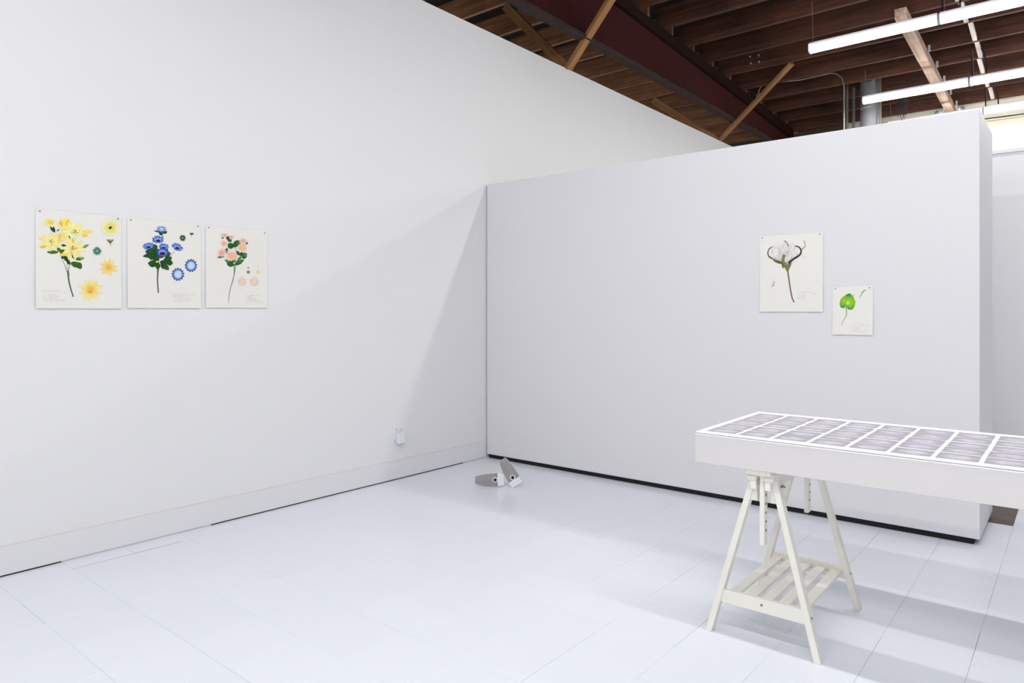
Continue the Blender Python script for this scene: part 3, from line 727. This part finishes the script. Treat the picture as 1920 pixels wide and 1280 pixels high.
for c in range(12):
    for r in range(5):
        o = bpy.data.objects.new('film_print', films[(c*3+r*2+random.randint(0, 1)) % 5]); C.objects.link(o)
        o.location = (2.945+.1353*c+PWD/2+random.uniform(-.001, .001), -1.967+.1267*r+PDP/2+random.uniform(-.001, .001), TZ1+.0002)
        o.rotation_euler = (0, 0, random.uniform(-.008, .008))
        tag(o, f'grey film print on light table, {ROWN[r]}, {CN[c]} from the left', 'print', 'grey film prints on the light table')

# ------------------------------------------------------------------ trestles
def trestle(cx, cy, lbl):
    t = thing('trestle', lbl, 'trestle', (cx, cy, 0), 'white trestles under the light table')
    def Pt(x, y, z): return (x, y, z)
    for sx in (-1, 1):
        for sy in (-1, 1):
            xf, xt = sx*.214, sx*.038           # leg centre, foot and top (thickness along x)
            yf, yt = sy*.298, sy*.262
            hx, hy = .0125, .019
            zt = .665
            a_ = [(xf-hx, yf-hy, 0), (xf+hx, yf-hy, 0), (xf+hx, yf+hy, 0), (xf-hx, yf+hy, 0)]
            b_ = [(xt-hx, yt-hy, zt), (xt+hx, yt-hy, zt), (xt+hx, yt+hy, zt), (xt-hx, yt+hy, zt)]
            lg = obj('leg', hexa(bmesh.new(), a_, b_, .0015), M_tres, t)
            # wedge shaped head on the inner side of each leg
            xh = sx*.04
            w0 = [(xh-.012, yt-.03*(1 if sy < 0 else .4)-.0, .672), (xh+.012, yt-.03*(1 if sy < 0 else .4), .672), (xh+.012, yt+.03*(.4 if sy < 0 else 1)+.05*(-sy if sy < 0 else 0), .672), (xh-.012, yt+.03*(.4 if sy < 0 else 1)+.05*(-sy if sy < 0 else 0), .672)]
            y_in = yt-sy*.12; y_out = yt+sy*.02
            q = [(y_out, .6985), (y_in, .6985), (yt-sy*.035, .56), (yt+sy*.015, .56)]
            obj('leg_head', hexa(bmesh.new(), [(xh-.0117, p[0], p[1]) for p in q], [(xh+.0152, p[0], p[1]) for p in q], .001), M_tres, t)
            zs = .155
            xs = xf+(xt-xf)*zs/zt; ys = yf+(yt-yf)*zs/zt
            obj('screw', T([(xs+sx*.0125, ys, zs), (xs+sx*.0155, ys, zs)], .0045, 8), M_screw, t)
        # long rail joining the two leg heads of this side, cap strip above it
        obj('side_rail', B((sx*.028-.011, -.315, .615), (sx*.028+.011, .315, .650), .002), M_tres, t)
        obj('rail_cap', B((sx*.034-.018, -.318, .650), (sx*.034+.018, .318, .668), .002), M_tres, t)
    # height posts sliding between the side rails, with a row of holes
    for sy in (-1, 1):
        yp = sy*.285
        ps = obj('height_post', B((-.009+.003, yp-.019, .395), (.009+.003, yp+.019, .680), .0015), M_tres, t)
        for k in range(5):
            z = .452+.035*k
            hb = T([(.0122, yp+.002, z), (.0126, yp+.002, z)], .0058, 10)
            obj('hole', hb, M_hole, ps)
        wn = bmesh.new()
        tube(wn, [(.055, sy*.245, .625), (.075, sy*.245, .625)], .003, 8); tube(wn, [(.055, sy*.245, .625), (.058, sy*.245, .625)], .008, 10)
        box(wn, (.058, sy*.245-.016, .621), (.064, sy*.245+.016, .629), .001)
        obj('wing_nut', wn, M_screw, t)
    obj('top_bar', B((-.048, -.345, .680), (.050, .345, .6995), .0015), M_tres, t)
    obj('bar_batten', B((-.0525, -.314, .668), (.0525, .314, .680), .001), M_tres, t)
    # lower shelf: two rails and five slats
    for sy in (-1, 1):
        z0, z1 = .128, .182
        def ex(z): return .214-(.214-.038)*z/.665-.011
        q0 = [(-ex(z0), z0), (ex(z0), z0), (ex(z1), z1), (-ex(z1), z1)]
        yy = sy*.29
        obj('shelf_rail', hexa(bmesh.new(), [(p[0], yy-.009, p[1]) for p in q0], [(p[0], yy+.009, p[1]) for p in q0], .001), M_tres, t)
        obj('ledge', B((-.140, sy*.27-.011, .130), (.140, sy*.27+.011, .148), .001), M_tres, t)
        if sy < 0: obj('screw', T([(0, yy-.009, .158), (0, yy-.0115, .158)], .0045, 8), M_screw, t)
    for k in range(5):
        x = -.130+.065*k
        obj('slat', B((x-.021, -.281, .148), (x+.021, .281, .163), .0015), M_tres, t)
    return t
trestle(3.163, -1.63, 'white wooden A-frame trestle with slatted shelf under the left end of the light table')
trestle(4.39, -1.63, 'white wooden trestle under the hidden right end of the light table')

# ------------------------------------------------------------------ two grey tapered shells on the floor
def shell(name, lbl, O, ax, wd, nrm):
    """O: centre of the wide end on the front face; ax: towards the narrow end; wd: across; nrm: out of the face."""
    O = Vector(O); ax = Vector(ax).normalized(); wd = Vector(wd); wd = (wd-ax*wd.dot(ax)).normalized(); nrm = Vector(nrm); nrm = (nrm-ax*nrm.dot(ax)-wd*nrm.dot(wd)).normalized()
    t = thing(name, lbl, 'sculpture', O, 'grey tapered shells on the floor')
    def P(a, b_, c): return ax*a+wd*b_+nrm*c
    prof = [(0, .049), (.05, .0485), (.1, .044), (.14, .0365), (.163, .030), (.170, .0265)]
    n = 8
    def surf(shrink, off, rows):
        g = []
        for s_, hw in rows:
            row = []
            for i in range(n+1):
                q = -1+2*i/n
                row.append(P(s_, q*(hw-shrink), off+.010*(1-q*q)*(1-.3*s_/.17)))
            g.append(row)
        return g
    # white body: closed shell .028 thick
    bm = bmesh.new()
    f = [[bm.verts.new(p) for p in r] for r in surf(0, -.004, prof)]
    bk = [[bm.verts.new(p) for p in r] for r in surf(.003, -.032, prof)]
    for g, flip in ((f, 0), (bk, 1)):
        for i in range(len(g)-1):
            for j in range(n):
                q = (g[i][j], g[i][j+1], g[i+1][j+1], g[i+1][j]); bm.faces.new(q if not flip else q[::-1])
    m = len(prof)
    for i in range(m-1):
        bm.faces.new((f[i][0], f[i+1][0], bk[i+1][0], bk[i][0])); bm.faces.new((f[i][n], bk[i][n], bk[i+1][n], f[i+1][n]))
    for j in range(n):
        bm.faces.new((f[0][j], bk[0][j], bk[0][j+1], f[0][j+1])); bm.faces.new((f[m-1][j], f[m-1][j+1], bk[m-1][j+1], bk[m-1][j]))
    bmesh.ops.recalc_face_normals(bm, faces=bm.faces)
    obj('body', bm, M_wht, t)
    # grey face plate
    bm = bmesh.new()
    rows = [(.0, .0475)]+[(s_, hw-.001) for s_, hw in prof[1:-1]]+[(.169, .0255)]
    f = [[bm.verts.new(p) for p in r] for r in surf(.0005, -.0025, rows)]
    for i in range(len(f)-1):
        for j in range(n): bm.faces.new((f[i][j], f[i][j+1], f[i+1][j+1], f[i+1][j]))
    bmesh.ops.solidify(bm, geom=bm.faces[:], thickness=.0012)
    bmesh.ops.recalc_face_normals(bm, faces=bm.faces)
    obj('face', bm, M_grey, t, True)['label'] = 'warm grey tapered face'
    # hole with white ring
    cx_ = .018
    zr = .0085
    ring = [P(cx_+.0165*math.cos(a_), .016*math.sin(a_), zr) for a_ in [2*math.pi*k/20 for k in range(20)]]
    obj('ring', tube(bmesh.new(), ring, .0042, 6, True), M_wht, t, True)
    ds = [P(cx_+.014*math.cos(a_), .0135*math.sin(a_), zr+.001) for a_ in [2*math.pi*k/20 for k in range(20)]]
    bm = bmesh.new(); hexa(bm, [p-nrm*.002 for p in ds], ds); obj('hole', bm, M_blk, t)['label'] = 'black round hole'
    # white end strip: stepped comb
    def slab(bm, a0, a1, hw, c0, c1):
        hexa(bm, [P(a0, -hw, c0), P(a0, hw, c0), P(a0, hw, c1), P(a0, -hw, c1)], [P(a1, -hw, c0), P(a1, hw, c0), P(a1, hw, c1), P(a1, -hw, c1)], .0008)
    bm = bmesh.new(); slab(bm, -.022, 0, .047, -.030, .008); obj('end_strip', bm, M_wht, t)
    bm = bmesh.new(); slab(bm, -.046, -.022, .043, -.027, .004); obj('end_lip', bm, M_wht, t)
    for q in (-.036, -.018, 0, .018, .036):
        bm = bmesh.new(); hexa(bm, [P(-.020, q-.003, .008), P(-.020, q+.003, .008), P(-.020, q+.003, .010), P(-.020, q-.003, .010)], [P(-.004, q-.003, .008), P(-.004, q+.003, .008), P(-.004, q+.003, .010), P(-.004, q-.003, .010)])
        obj('rib', bm, M_wht, t)
    return t
RT = Vector((math.cos(YAW), math.sin(YAW), 0)); FW = Vector((-math.sin(YAW), math.cos(YAW), 0)); UP = Vector((0, 0, 1))
def at(u, v, D):
    return CAM+FW*D+RT*((u-960)/1297.3*D)+UP*((582.2-v)/1297.3*D)
shell('tapered_shell', 'grey tapered shell lying on its side on the floor, white ringed hole near its end', (.757, -.721, .052), -RT*1-UP*.02, UP+FW*.12, -FW+UP*.12)
shell('tapered_shell', 'grey tapered shell standing on its white end, leaning in the corner beside the other', (.869, -.664, .060), Vector((-.515, -.42, 0)).normalized()*.52+UP*.84+FW*.1, RT*.84+UP*.52, -FW+UP*.1)
